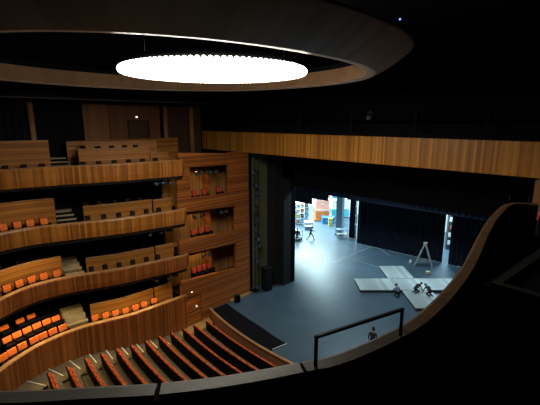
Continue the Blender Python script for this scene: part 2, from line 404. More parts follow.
# stalls door in the base, with step lights
r = empty('door_2', (-9.69, -4.55, -.8), 0, 'wooden stalls door of two stacked panels beside the seating', 'door', None, 'structure')
b = MB(); b.box(0, .05, -.74, .80, .12, 1.22, bev=.015); b.build('panel', BOXW, r); b = MB(); b.box(0, .05, -.74, .80, 1.30, 2.36, bev=.015); pn = b.build('panel', BOXW, r)
MB().box(-.01, .015, -.80, .86, 0, 2.44).build('frame', plain('door_gap', (.02, .008, .004), .6), r)
MB().box(.05, .10, .32, .46, 1.66, 1.72).build('handle', ALU, pn)
for (y, z, lb) in ((-4.49, 2.03, 'upper tiny white wall light above the stalls door'), (-4.12, .78, 'lower tiny white wall light on the stalls door')):
    r = empty('wall_light', (-9.66, y, z), 0, lb, 'light'); MB().box(-.03, .02, -.08, .08, -.05, .05).build('housing', METALB, r); MB().box(.02, .035, -.06, .06, -.035, .035).build('diffuser', TINYW, r)
structure(MB().box(-9.7, -9.55, -.9, 1.35, .0, .14).build('baseboard_left', LANDING), 'pale wooden skirting at the foot of the box wall', 'baseboard')
# the same wall on the viewer's side, seen from outside
b = MB(); b.box(9.62, 9.95, -.1, 1.3, -.8, 11.95); b.box(9.62, 9.95, -4.3, -.1, -.8, 8.8); structure(b.build('wall_boxes_near', REARW), "brown edge of the opposite box wall below the beam's near end")

# ------------------------------------------------------------------ stalls
rowY = [-3.97, -5.05, -5.95, -6.9, -7.8, -8.75, -9.7, -10.6, -11.5, -12.4, -13.4, -14.35]
cnt = [15, 15, 15, 14, 13, 12, 11, 10, 9, 8, 7, 6]
def row_y(i, x): return rowY[i] + .012*((x+3.2)**2-5.4**2)
FZ = lambda i: -.8+.1*i
root = empty('floor_stalls', (0, 0, 0), 0, 'olive brown raked stalls floor under the rows of seats', 'floor', None, 'structure')
for i in range(14):
    ya = (rowY[i] if i < 12 else rowY[11]-(i-11)*.95)
    def ry(x, y0=ya): return y0 + .012*((x+3.2)**2-5.4**2)
    xs = [(-8.6 if i > 2 else -8.75)+.6*k for k in range(34)]
    y_front = lambda x: min(ry(x)+.62, pit_y(x)-.02)
    b = MB(); b.poly([(x, ry(x)-.46) for x in xs]+[(x, ry(x)+.47 if i else pit_y(x)) for x in xs][::-1], -1.4, -.8+.1*i); b.build('row_floor', STALLF, root)
AISLE = {11: ((-9.63, -15.3), (-8.38, -14.62)), 10: ((-10.06, -14.06), (-8.78, -13.66)), 9: ((-10.22, -12.88), (-8.9, -12.71)), 8: ((-10.15, -11.74), (-8.95, -11.75)), 7: ((-10.06, -10.76), (-8.81, -10.85)), 6: ((-9.92, -9.85), (-8.68, -9.92)), 5: ((-9.78, -8.92), (-8.45, -9.03)), 4: ((-9.6, -8.0), (-8.36, -8.09)), 3: ((-9.49, -7.32), (-8.25, -7.19))}
def longer(i):
    (ax, ay), (bx, by) = AISLE[i]; t = (by-ay)/(bx-ax); return (ax-.6, ay-.6*t), (-8.3, by+(-8.3-bx)*t)
for i in range(3, 12):
    w0, s0 = longer(i); w1, s1 = longer(i-1) if i > 3 else ((-10.1, -5.9), (-8.3, -6.0))
    b = MB(); b.poly([w0, s0, s1, w1], -1.4, FZ(i)+.012); b.build('aisle_step', STALLF, root)
    (ax, ay), (bx, by) = AISLE[i]
    MB().obox(((ax+bx)/2, (ay+by)/2-.035, FZ(i+1)+.022), (math.dist((ax, ay), (bx, by)), .06, .02), rz=math.atan2(by-ay, bx-ax)).build('nosing', NOSE, root)
b = MB(); b.poly([longer(11)[0], longer(11)[1], (-8.3, -18.5), (-13, -18.5)], -1.4, FZ(12)+.012); b.build('aisle_step', STALLF, root)
b = MB(); b.poly([(-9.75, -6.3), (-8.65, -6.5), (-8.6, -4.4), (-8.9, -3.25), (-9.75, -2.98)], -1.3, -.585)
structure(b.build('floor_landing', LANDING), 'tan wooden landing in front of the stalls door', 'floor')

# the stalls seat: black shell, orange upholstery, armrests
seat0 = empty('stalls_seat', (0, 0, 0), 0, 'seat', 'seat')
b = MB(); b.obox((0, -.12, .42), (.545, .05, .84), rx=.10, bev=.015); s1 = b.build('shell', SHELL, seat0)
b = MB(); b.obox((0, -.05, .63), (.47, .10, .46), rx=.10, bev=.04); s2 = b.build('backrest', ORANGE, seat0)
b = MB(); b.obox((0, .06, .52), (.45, .12, .40), rx=-.08, bev=.045); s4 = b.build('seat_pad', ORANGE, seat0)
b = MB(); b.box(-.275, -.235, -.08, .16, .0, .58, bev=.012); s5 = b.build('armrest', SHELL, seat0)
KIDS[seat0.name] = [s1, s2, s4, s5]
first = True
for i in range(12):
    for k in range(cnt[i]):
        x = (-8.2 if i < 7 else -8.35 if i < 10 else -8.1)+.55*k; y = row_y(i, x); rz = .024*(x+3.2)
        lb = f'orange stalls seat, {ORD[k]} from the aisle, in the {ORD[i]} row from the stage'
        if first: o = seat0; o.location = (x, y, FZ(i)); o.rotation_euler = (0, 0, rz); tag(o, lb, None, 'stalls seats'); first = False
        else: dup(seat0, (x, y, FZ(i)), rz, lb, 'stalls seats')

# ------------------------------------------------------------------ balcony seats
def tier_seat(name, fab):
    o = empty(name, (0, 0, 0), 0, 'seat', 'seat')                 # faces +X
    b = MB(); b.obox((0, 0, .02), (.09, .41, .44), ry=-.2, bev=.04); a1 = b.build('backrest', fab, o)
    b = MB(); b.obox((-.07, 0, .0), (.04, .43, .50), ry=-.2, bev=.015); a2 = b.build('shell', SHELL, o)
    b = MB(); b.obox((.20, 0, -.30), (.40, .42, .10), bev=.04); a3 = b.build('seat_pad', SHELL, o)
    kids = [a1, a2, a3]
    for sy in (-1, 1):
        b = MB(); b.box(-.1, .36, sy*.225-.02, sy*.225+.02, -.75, -.12, bev=.01); kids.append(b.build('armrest', SHELL, o))
    KIDS[o.name] = kids
    return o
TS = {1: [(-12.23, -14.34), (-12.09, -13.48), (-11.9, -12.62), (-11.29, -10.59), (-11.0, -9.76), (-10.75, -8.91), (-10.58, -8.06), (-10.43, -7.19), (-10.29, -6.35)],
      2: [(-12.24, -14.88), (-12.26, -14.19), (-12.2, -13.56), (-12.05, -12.87), (-11.3, -10.63), (-11.0, -9.76), (-10.75, -8.91), (-10.58, -8.07), (-10.42, -7.18), (-10.29, -6.35)],
      3: [(-11.52, -15.24), (-11.78, -14.58), (-11.92, -13.92), (-11.94, -13.28), (-11.86, -12.58), (-11.33, -10.71), (-11.07, -9.95), (-10.81, -9.14), (-10.62, -8.3), (-10.46, -7.4), (-10.33, -6.62)],
      4: [(-9.96, -16.11), (-10.22, -15.64), (-10.47, -15.1), (-10.68, -14.46), (-10.81, -13.97), (-10.92, -13.41), (-10.97, -12.84), (-10.81, -10.99), (-10.65, -10.38), (-10.49, -9.8), (-10.34, -9.19), (-10.29, -8.52), (-10.3, -7.9), (-10.31, -7.15)]}
LITORANGE = plain('orange_fabric_lit', (.78, .17, .022), .8, noise=.25, scale=9)  # same orange, with the warm lamps' yellow put into the fabric colour
lit = tier_seat('balcony_seat', LITORANGE); dark = tier_seat('shaded_balcony_seat', SEATSHADE)
used = {}
def put(proto, x, y, z, rz, label, group):
    if proto.name not in used:
        used[proto.name] = 1; proto.location = (x, y, z); proto.rotation_euler = (0, 0, rz); tag(proto, label, None, group); return proto
    return dup(proto, (x, y, z), rz, label, group)
def facing(x, y): return math.atan2(-9-y, -1-x)*.6
for t in TS:
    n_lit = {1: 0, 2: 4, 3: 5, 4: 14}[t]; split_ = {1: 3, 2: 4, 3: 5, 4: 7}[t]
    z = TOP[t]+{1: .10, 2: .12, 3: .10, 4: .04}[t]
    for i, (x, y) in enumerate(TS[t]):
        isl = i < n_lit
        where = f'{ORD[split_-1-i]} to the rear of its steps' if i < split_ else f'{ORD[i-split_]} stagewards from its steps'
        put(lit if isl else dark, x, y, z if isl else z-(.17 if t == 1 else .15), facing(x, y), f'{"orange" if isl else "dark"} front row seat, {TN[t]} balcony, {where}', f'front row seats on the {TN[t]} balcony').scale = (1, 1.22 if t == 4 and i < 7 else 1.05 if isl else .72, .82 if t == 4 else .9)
for k, (pts, z, nm) in enumerate(([(-11.33, -15.62), (-11.53, -15.1), (-11.69, -14.55), (-11.83, -14.0), (-11.93, -13.44), (-11.97, -12.91)], 2.28, 'middle'), ) if False else enumerate((([(-11.33, -15.62), (-11.53, -15.1), (-11.69, -14.55), (-11.83, -14.0), (-11.93, -13.44), (-11.97, -12.91)], 2.28, 'second'), ([(-12.33, -15.53), (-12.59, -14.67), (-12.74, -14.05)], 2.58, 'third'))):
    for i, (x, y) in enumerate(pts):
        put(lit, x, y, z, facing(x, y), f'orange seat, {nm} row of lowest balcony, {ORD[len(pts)-1-i]} from its aisle steps', f'{nm} row seats on the lowest balcony').scale = (1, 1.2, .74 if nm == 'second' else .6)
# second row tops peeking over the screens
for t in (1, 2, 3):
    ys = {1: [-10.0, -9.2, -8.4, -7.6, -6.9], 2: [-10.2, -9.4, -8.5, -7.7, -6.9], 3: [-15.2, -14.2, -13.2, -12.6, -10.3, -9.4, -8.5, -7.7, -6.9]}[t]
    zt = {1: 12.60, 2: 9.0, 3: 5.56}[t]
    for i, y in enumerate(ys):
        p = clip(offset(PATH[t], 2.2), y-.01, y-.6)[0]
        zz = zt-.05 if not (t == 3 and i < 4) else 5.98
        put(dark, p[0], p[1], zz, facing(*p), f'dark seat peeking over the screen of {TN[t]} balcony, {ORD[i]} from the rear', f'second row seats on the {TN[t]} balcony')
# box seats
box = tier_seat('box_seat', REDSEAT)
for nm, pts, z in (('topmost', [(-10.45, -3.35), (-10.45, -2.5), (-10.45, -1.15)], 9.13), ('middle', [(-10.5, -3.55), (-10.5, -2.9), (-10.5, -2.3)], 6.2), ('lowest', [(-10.5, -3.65), (-10.5, -3.2), (-10.5, -2.72), (-10.5, -2.2)], 3.22)):
    for i, (x, y) in enumerate(pts):
        put(box, x, y, z, .25, f'small red seat in the {nm} box beside the stage, {ORD[i]} from the balcony end', 'red seats in the boxes')

structure(MB().box(9.96, 15.7, -4.38, 1.3, 10.3, 10.42).build('floor_near_box', CARPB), 'black floor of the box beyond the brown pier', 'floor')
put(box, 10.5, -3.25, 11.15, 2.9, 'dim red seat beside the brown pier at the far end of the near parapet', 'seats in the near box')

# ------------------------------------------------------------------ spotlights
def make_spot():
    o = empty('spotlight', (0, 0, 0), 0, 'spot', 'spotlight')      # hangs from its origin, shines +X
    b = MB(); b.tube((-.22, 0, -.28), (.18, 0, -.34), .10, .13, 12); b.tube((-.30, 0, -.268), (-.22, 0, -.28), .07, .10, 12); a1 = b.build('body', METAL, o)
    b = MB(); b.tube((.178, 0, -.34), (.20, 0, -.343), .115, .115, 12); l = b.build('lens', LENS, a1)
    b = MB(); b.box(-.02, .02, -.15, -.135, -.32, -.04); b.box(-.02, .02, .135, .15, -.32, -.04); b.box(-.02, .02, -.15, .15, -.06, -.04); y = b.build('yoke', METALB, o)
    b = MB(); b.box(-.03, .03, -.03, .03, -.05, .06); c = b.build('clamp', METALB, y)
    KIDS[o.name] = [a1, y]; KIDS[a1.name] = [l]; KIDS[y.name] = [c]; return o
spot = make_spot()
for z, nm, ys in ((11.05, 'topmost', (-3.3, -2.75, -2.1, -1.45)), (7.85, 'middle', (-4.6, -3.6, -2.9, -1.2, -.6)), (4.72, 'lowest', (-4.6, -2.9, -2.35))):
    r = MB(); r.tube((-10.2, -4.1, z-.08), (-10.2, -.2, z-.08), .025); tag(r.build('lighting_bar', METALB), f'thin black bar carrying spotlights under the top of the {nm} box', 'bar')
    for i, y in enumerate(ys):
        put(spot, -10.2, y, z-.1, random.uniform(-1.1, .9), f'dark spotlight under the top of the {nm} box, {ORD[i]} from the balcony end', 'spotlights in the boxes')
for t, ys in ((1, (-6.6, -6.1, -5.6)), (2, (-7.2, -6.5, -5.8)), (3, (-7.0, -6.2, -5.6))):
    z = BOT[t]-.05 if t > 1 else BOT[1]
    for i, y in enumerate(ys):
        x = clip(offset(PATH[t], .55), y-.01, y-.7)[0][0]
        put(spot, x, y, BOT[t]-.12, random.uniform(-.4, 1.2), f'spotlight hung under the stage end of {TN[t]} balcony, {ORD[i]} from the rear', 'spotlights under the balconies')
tw = empty('lighting_tower', (-9.75, 1.95, 0), 0, 'tall black vertical pipe carrying spotlights beside the box wall', 'lighting tower')
MB().tube((0, 0, 0), (0, 0, 11.2), .035).build('pole', METALB, tw); MB().box(-.3, .3, -.3, .3, 0, .05).build('base', METALB, tw)
MB().tube((0, .45, 0), (0, .45, 11.2), .03).build('pole', METALB, tw)
b = MB()
for i in range(11): b.tube((0, 0, .6+i), (0, .45, .6+i), .02, n=6)
b.build('rungs', METALB, tw)
for i, (z, y) in enumerate(((10.6, 1.85), (9.55, 1.95), (8.9, 2.1), (7.6, 1.95), (6.7, 2.15), (5.9, 1.9), (4.9, 2.1), (4.3, 2.3), (3.0, 1.95))):
    put(spot, -9.6, y, z, random.uniform(-1.2, .2), f'spotlight on the vertical pipe beside the box wall, {ORD[i]} from the top', 'spotlights on the tower')

# speaker column beside the portal
r = empty('speaker', (-9.15, 2.75, 0), -.2, 'dark upright speaker cabinet on the forestage beside the portal', 'speaker')
b = MB(); b.box(-.35, .35, -.35, .35, .06, 2.1, bev=.03); b.build('cabinet', plain('speaker_grey', (.010, .011, .013), .8, 0, .1), r)
MB().box(.352, .365, -.3, .3, .15, 2.0).build('grille', METALB, r)
b = MB(); b.box(-.3, .3, -.3, .3, 0, .06); b.build('base', METALB, r)
r = empty('monitor_box', (-9.2, -.55, 0), -.3, 'small black monitor box on the stage edge beside the box wall', 'speaker')
b = MB(); b.box(-.16, .16, -.22, .22, 0, .62, bev=.03); b.build('cabinet', METALB, r); MB().box(.16, .17, -.18, .18, .06, .56).build('grille', BLK, r)

# ------------------------------------------------------------------ chandelier and ceiling ring
CX, CY, CZ = .7, -9.65, 16.06
r = empty('disc_light', (CX, CY, CZ), 0, 'huge glowing white disc light with a beaded rim under the ceiling', 'chandelier')
b = MB(); b.lathe([(.01, -.03), (2.0, -.02), (2.95, 0), (3.36, .06), (3.4, .10)], n=120); b.build('diffuser', LAMP, r)
b = MB(); n = 110
for i in range(n):
    a = 2*PI*i/n; b.ball((3.4*math.cos(a), 3.4*math.sin(a), .10), .08, sz=1.2, n=8)
b.build('bead_rim', LAMP, r)
b = MB(); b.lathe([(.01, .5), (2.95, .45), (3.32, .12), (.01, .12)], n=64); b.build('housing', METALB, r)
for i in range(4):
    a = PI/4+i*PI/2; MB().tube((2.6*math.cos(a), 2.6*math.sin(a), .46), (2.6*math.cos(a), 2.6*math.sin(a), CH-CZ-.02), .02, n=6).build('cable', METALB, r)
r = empty('ceiling_ring', (-.5, -10.9, 0), 0, 'wide dark wooden oval ring hanging around the glowing disc', 'ceiling ring')
oval = []
for i in range(145):
    a = 2*PI*i/144; c_, s_ = math.cos(a), math.sin(a)
    oval.append((6.8*math.copysign(abs(c_)**(2/2.3), c_), 7.3*math.copysign(abs(s_)**(2/2.3), s_)))
oval[-1] = oval[0]
def hoop(prof, name, mat):
    MB().ribbon(oval, prof, closed_prof=False, caps=False, smooth=True).build(name, mat, r)
hoop([(.22, 16.70), (.12, 16.40), (.02, 16.09), (.0, 16.055)], 'inner_lip', RINGIN)
hoop([(.0, 16.055), (.02, 16.045), (.36, 16.008)], 'bottom_edge', RIMW)
hoop([(.36, 16.008), (.7, 16.17), (1.15, 16.46), (1.5, 16.74), (1.55, 16.80), (1.45, 16.86), (1.2, 16.90), (.9, 16.92), (.29, 16.94)], 'outer_shell', RINGW)
hoop([(.22, 16.70), (.27, 16.85), (.29, 16.94)], 'inner_shaft', CEIL)

# black lighting bridge above the beam
r = empty('lighting_bridge', (0, 1.0, 14.25), 0, 'long black lighting bridge above the wooden beam', 'bridge')
b = MB(); b.box(-15, 15.5, -.15, .45, .1, .75); b.build('panel', plain('bridge_black', (.0025, .0025, .003), .95, 0, .03), r)
b = MB(); b.box(-15, 15.5, -.2, .5, -.75, -.55); b.build('walkway', BLK, r)
for x in (-4, 0, 3.9, 7.3, 10.5): MB().box(x-.09, x+.09, -.24, -.12, -.6, .8).build('bracket', plain('bracket_grey', (.005, .005, .006), .9, 0, .05), r)
put(spot, 1.25, .72, 14.85, -1.5, 'small spotlight on the black bridge above the beam', 'bridge spotlights')
r = empty('indicator_light', (3.17, -.2, CH), 0, 'tiny blue indicator light on the black ceiling', 'light')
MB().box(-.05, .05, -.05, .05, -.06, 0).build('housing', METALB, r); MB().ball((0, 0, -.09), .045).build('lamp', BLUEL, r)

# ------------------------------------------------------------------ the viewer's own balcony
RP = spline([(10.55, -4.5), (10.15, -4.7), (9.84, -5.3), (10.0, -7.3), (10.31, -9.26), (10.72, -11.4), (10.9, -12.65), (10.99, -13.7), (10.98, -14.59), (10.77, -15.64), (10.54, -16.13), (10.18, -16.78), (9.78, -17.36), (9.34, -17.88), (8.77, -18.53), (7.4, -19.8), (5, -21.2)], 5)[::-1]
root = empty('balcony_near', (0, 0, 0), 0, "black curved parapet of the viewer's own balcony with a wooden cap", 'balcony', None, 'structure')
MB().ribbon(RP, [(.0, 10.7), (.0, 11.74), (.2, 11.74), (.2, 10.7)]).build('parapet', BLK, root)
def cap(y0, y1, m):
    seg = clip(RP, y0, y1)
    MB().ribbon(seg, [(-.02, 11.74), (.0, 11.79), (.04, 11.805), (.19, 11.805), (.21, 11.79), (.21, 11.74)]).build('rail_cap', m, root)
cap(-21.2, -17.38, GLARETOP); cap(-17.345, -16.12, GLARETOP); cap(-16.085, -14.66, BROWNTOP); cap(-14.65, -9.26, BROWNTOP2); cap(-9.24, -4.45, BROWNTOP2)
inner = offset(RP, .2)
b = MB(); b.poly(inner[::1]+[(15.8, -4.4), (15.8, -26), (5, -26)], 10.5, 10.8); b.build('floor_slab', CARPB, root)
for k, d in enumerate((1.3, 2.2, 3.1)):
    b = MB(); b.ribbon(offset(clip(RP, -19, -5.5), d), [(0, 10.8), (3.6-d*.5, 10.8), (3.6-d*.5, 11.1+.4*k), (0, 11.1+.4*k)]); b.build('row_step', CARPB, root)
b = MB(); b.poly([(11.75, -14.1), (11.95, -11.9), (13.6, -11.2), (14.5, -14.4)], 10.8, 12.45); b.build('screen', CARPB, root)
b = MB(); b.ribbon([(14.5, -14.25), (11.83, -14.1), (11.98, -11.9)], [(0, 12.45), (.14, 12.45), (.14, 12.5), (0, 12.5)]); b.build('screen_cap', plain('screen_cap_dark', (.014, .010, .008), .6), root)
# safety rail on the cap
r = empty('safety_rail', (10.735, -16.04, 11.8), math.atan2(1.22, .36), 'black metal safety rail standing on the parapet cap', 'handrail')
Ln = math.hypot(.36, 1.22); ht = .365
b = MB(); b.box(-.016, .016, -.012, .012, 0, ht); b.build('post', METALB, r)
b = MB(); b.box(Ln-.016, Ln+.016, -.012, .012, 0, ht); b.build('post', METALB, r)
b = MB(); b.box(-.016, Ln+.016, -.016, .016, ht-.032, ht); b.build('handrail', METALB, r)
# posts on the far end of the cap
for i, (x, y) in enumerate(((9.93, -5.25), (10.35, -4.70))):
    tag(MB().tube((x, y, 11.8), (x, y, 12.08), .014, n=8).build('rail_post', METALB), f'{"first" if i == 0 else "second"} thin black post near the stage end of the parapet', 'post')

# ------------------------------------------------------------------ stage: drapes
def drape(name, a, bpt, z0, z1, label, mat=BLKM, amp=.055, wl=.5):
    L = math.dist(a, bpt); n = max(8, int(L/.09)); tx, ty = (bpt[0]-a[0])/L, (bpt[1]-a[1])/L; pts = []
    for i in range(n+1):
        s = L*i/n; w = amp*math.sin(2*PI*s/wl+math.sin(s*.7))
        pts.append((a[0]+tx*s-ty*w, a[1]+ty*s+tx*w))
    b = MB(); b.ribbon(pts, [(0, z0), (.02, z0), (.02, z1), (0, z1)])
    return tag(b.build(name, mat), label, 'curtain')
CURT = plain('curtain_black', (.012, .016, .028), .9, spec=.1, noise=.3, scale=1.5)
drape('stage_curtain', (-10.8, 19.45), (-.98, 20.05), .02, 11, 'wide black curtain closing the back of the stage behind the ladder', CURT)
drape('stage_curtain', (-.42, 20.1), (9, 20.7), .02, 11, 'black curtain beyond the narrow bright slit', CURT)
drape('border_curtain', (-11, 17.3), (9, 18.5), 5.62, 12, 'black border curtain hanging above the main back curtain', CURT, .02)
drape('border_curtain', (-13, 12.0), (9, 13.2), 7.0, 13, 'black border curtain hanging just inside the portal', CURT, .02)
drape('border_curtain', (-24, 15.6), (-14.95, 16.0), 4.62, 12, 'lowest hanging black border over the bright side stage', CURT, .015)
drape('border_curtain', (-14.95, 16.0), (-12.7, 16.1), 5.35, 12, 'short black border beside the lowest one over the side stage', CURT, .015)
drape('border_curtain', (-12.7, 16.1), (-10.3, 16.2), 6.0, 12, 'raised black border above the blue steel pillar', CURT, .015)
drape('leg_curtain', (-12.75, 20.7), (-11.75, 20.75), .02, 9, 'narrow black leg curtain beside the white streak of light', CURT, .05, .3)
# side stage
structure(MB().box(-34, -33.6, 6, 32, 0, 10).build('wall_sidestage', WHITE), 'bright white far wall of the side stage')
structure(MB().box(-34, 12, 31.7, 32, 0, 10).build('wall_backstage', WHITE), 'bright white back wall behind the stage')
structure(MB().box(-34, 12, 5.9, 32, 16, 16.2).build('ceiling_stage', BLK), 'black fly loft over the stage', 'ceiling')
structure(MB().box(12, 12.3, 5.9, 32, 0, 16).build('wall_stage_right', BLK), 'black side wall of the stage')
r = empty('steel_pillar', (-14.3, 20.9, 0), .1, 'blue grey steel pillar standing beside the bright side stage', 'pillar')
b = MB(); b.box(-.42, .42, -.3, .3, 0, 9, bev=.03); b.build('shaft', PALEB, r); MB().box(-.5, .5, -.4, .4, 0, .12).build('base', C_DK, r)
r = empty('lighting_pole', (-11.55, 20.2, 0), 0, 'thin pale pole with small lamps at the curtain edge', 'pole')
MB().tube((0, 0, 0), (0, 0, 6), .035).build('pole', ALU, r)
for z in (2.0, 3.1, 4.3): MB().ball((.05, -.05, z), .11).build('lamp', ALU, r)
# trestle table beside the pillar
r = empty('work_table', (-13.35, 20.1, 0), .75, 'pale high work table below the blue steel pillar', 'table')
MB().box(-.7, .7, -.4, .4, 1.05, 1.1).build('tabletop', PALEB, r); MB().box(-.65, .65, -.35, .35, .45, .48).build('shelf', ALU, r)
for sx in (-1, 1):
    for sy in (-1, 1): MB().box(sx*.64-.03, sx*.64+.03, sy*.34-.03, sy*.34+.03, 0, 1.05).build('leg', ALU, r)

def rack(x, y, rz, w, d, h, label, shelves, cols):
    r = empty('storage_rack', (x, y, 0), rz, label, 'rack')
    for sx in (-1, 1):
        for sy in (-1, 1): MB().box(sx*w/2-.04, sx*w/2+.04, sy*d/2-.04, sy*d/2+.04, 0, h).build('post', cols[0], r)
    for k in range(shelves): MB().box(-w/2, w/2, -d/2, d/2, .15+k*(h-.3)/(shelves-1), .21+k*(h-.3)/(shelves-1)).build('shelf', cols[1], r)
    return r
def case(x, y, z, sx, sy, sz, rz, m, label, group=None, name='storage_box', cat='box'):
    r = empty(name, (x, y, z), rz, label, cat, group)
    b = MB(); b.box(-sx/2, sx/2, -sy/2, sy/2, 0, sz*.8, bev=.02); b.build('body', m, r)
    b = MB(); b.box(-sx/2-.02, sx/2+.02, -sy/2-.02, sy/2+.02, sz*.8, sz, bev=.02); b.build('lid', m, r)
    b = MB(); b.box(-.15, .15, -sy/2-.05, -sy/2, sz*.5, sz*.6); b.build('handle', ALU, r)
    return r
rk = PI/4
rack(-20.3, 25.0, rk, 2.3, 1.1, 3.6, 'orange steel storage rack stacked with coloured crates on the side stage', 3, (C_OR, C_OR))
for z, m, n_ in ((.22, C_OR, 'orange crate on the bottom shelf of the orange rack'), (1.86, C_PK, 'salmon crate on the middle shelf of the orange rack'), (3.51, C_RD, 'red crate on top of the orange rack')):
    case(-20.3, 25.0, z, 1.9, .9, 1.2, rk, m, n_)
case(-18.7, 24.4, 0, 1.7, .9, .95, rk, C_BL, 'bright blue crate in front of the orange rack')
rack(-19.6, 28.3, rk, 3.6, 1.0, 4.6, 'pale rack with blue boxes beyond the orange rack', 4, (C_CY, WHITE))
for z, m, n_ in ((.22, C_CY, 'cyan box at the bottom of the pale rack'), (1.66, WHITE, 'white box on the second shelf of the pale rack'), (3.08, C_BL, 'blue box on the third shelf of the pale rack')):
    case(-19.4, 28.3, z, 2.6, .8, 1.1, rk, m, n_)
case(-17.2, 25.0, 0, .7, .6, 1.8, rk, C_GY, 'grey upright cabinet beside the steel pillar')
case(-17.7, 23.6, 0, .5, .45, 1.1, rk, C_YE, 'yellow bin beside the grey cabinet')
case(-24.0, 24.5, 0, 1.6, 1.2, 2.0, rk, WHITE, 'white flight case standing against the bright wall')
case(-24.0, 24.5, 2.0, 1.2, 1.0, 1.2, rk, C_CY, 'cyan case stacked on the white flight case')
case(-19.4, 20.9, 0, 1.2, .9, .8, rk, WHITE, 'low white case behind the striding worker')
case(-25.6, 25.9, 0, 1.0, .9, 3.0, rk, C_PK, 'salmon cabinet behind the white flight case')
case(-22.6, 22.0, 0, 1.8, 1.0, 2.9, rk, WHITE, 'tall white crate left of the distant person on the side stage'.replace('left of', 'beside'))
case(-18.6, 19.9, 0, .9, .5, .5, rk, C_GY, 'small grey trunk on the floor near the striding worker')
r = empty('trolley', (-16.9, 15.6, 0), .3, 'grey wheeled trolley between the portal edge figure and the striding worker', 'trolley')
MB().box(-.6, .6, -.35, .35, .25, .32).build('deck', C_GY, r); MB().box(-.6, .6, -.35, .35, .75, .80).build('deck', C_GY, r)
for sx in (-1, 1):
    for sy in (-1, 1):
        MB().box(sx*.57-.03, sx*.57+.03, sy*.32-.03, sy*.32+.03, .2, 1.1).build('post', C_GY, r); MB().tube((sx*.5, sy*.3-.03, .1), (sx*.5, sy*.3+.03, .1), .1, n=12).build('wheel', C_DK, r)
case(-16.9, 15.6, .80, .7, .5, .4, .3, WHITE, 'white box riding on the grey trolley')
r = empty('leaning_boards', (-24.5, 21.0, 0), rk, 'stack of leaning cyan and grey boards by the bright wall', 'boards')
for k, m in enumerate((C_GY, C_CY, WHITE)): MB().obox((.9*k-.9, -.12*k, 1.6+.2*k), (.85, .08, 3.0+.3*k), rx=-.08, m=m).build('board', None, r)
r = empty('shelf_trolley', (-20.9, 21.3, 0), .78, 'tall grey shelf trolley full of small boxes close to the portal edge', 'trolley')
for k in range(4): MB().box(-.85, .85, -.3, .3, .25+.75*k, .3+.75*k).build('shelf', C_GY, r)
for sx in (-1, 1):
    for sy in (-1, 1): MB().box(sx*.83-.025, sx*.83+.025, sy*.28-.025, sy*.28+.025, .1, 2.6).build('post', C_GY, r); MB().tube((sx*.8, sy*.28-.02, .08), (sx*.8, sy*.28+.02, .08), .08, n=10).build('wheel', C_DK, r)
CNAMES = (('red', C_RD), ('cyan', C_CY), ('white', WHITE), ('yellow', C_YE), ('dark', C_DK), ('blue', C_BL), ('white', WHITE), ('orange', C_OR), ('grey', C_GY), ('cyan', C_CY), ('salmon', C_PK), ('dark', C_DK))
for q, (cn, m) in enumerate(CNAMES):
    lv, k = divmod(q, 3); dx = -.55+.55*k
    case(-20.9+dx*math.cos(.78), 21.3+dx*math.sin(.78), .3+.75*lv, .44, .4, .35+.12*((q*7) % 3), .78, m, f'small {cn} box, {ORD[k]} along the {("bottom", "second", "third", "top")[lv]} shelf of the grey shelf trolley', 'boxes on the shelf trolley')
# items seen through the slit
r = empty('cable_rack', (-1.9, 25.2, 0), .6, 'tall rack of pale gear seen through the narrow slit', 'rack')
b = MB(); b.box(-.7, .7, -.3, .3, 0, 5.2); b.build('frame', C_DK, r)
for z, m in ((.6, WHITE), (1.5, WHITE), (3.3, WHITE), (4.1, WHITE), (4.7, WHITE)): MB().box(-.62, .62, -.34, -.3, z, z+.5).build('panel', m, r)
MB().box(-.5, .5, -.36, -.3, 2.4, 2.8).build('panel', C_RD, r)

# ------------------------------------------------------------------ stage: platforms, ladder, small things
h45 = PI/4
def ab(a, b): return ((a+b)/math.sqrt(2), (a-b)/math.sqrt(2))
def platform(a0, a1, b0, b1, label):
    c = ab((a0+a1)/2, (b0+b1)/2)
    r = empty('platform', (c[0], c[1], 0), h45, label, 'platform', 'grey stage platforms')
    A, B = a1-a0-.02, b1-b0-.02
    b = MB(); b.box(-A/2, A/2, -B/2, B/2, .21, .25, bev=.008); b.build('deck', PLAT, r)
    b = MB(); b.box(-A/2+.03, A/2-.03, -B/2+.03, B/2-.03, .0, .21); b.build('side_frame', PLATS, r)
platform(3.43, 6.95, -10.3, -7.85, 'pale grey platform arm pointing at the portal, nearest the auditorium side')
platform(6.95, 9.35, -10.3, -7.85, 'pale grey platform square at the centre of the cross')
platform(9.35, 12.6, -10.3, -7.85, 'pale grey platform arm partly hidden by the brown parapet')
platform(6.55, 8.95, -13.4, -10.35, 'pale grey platform arm reaching back towards the curtain')
platform(6.95, 9.45, -7.8, -4.6, 'pale grey platform arm reaching towards the safety rail')

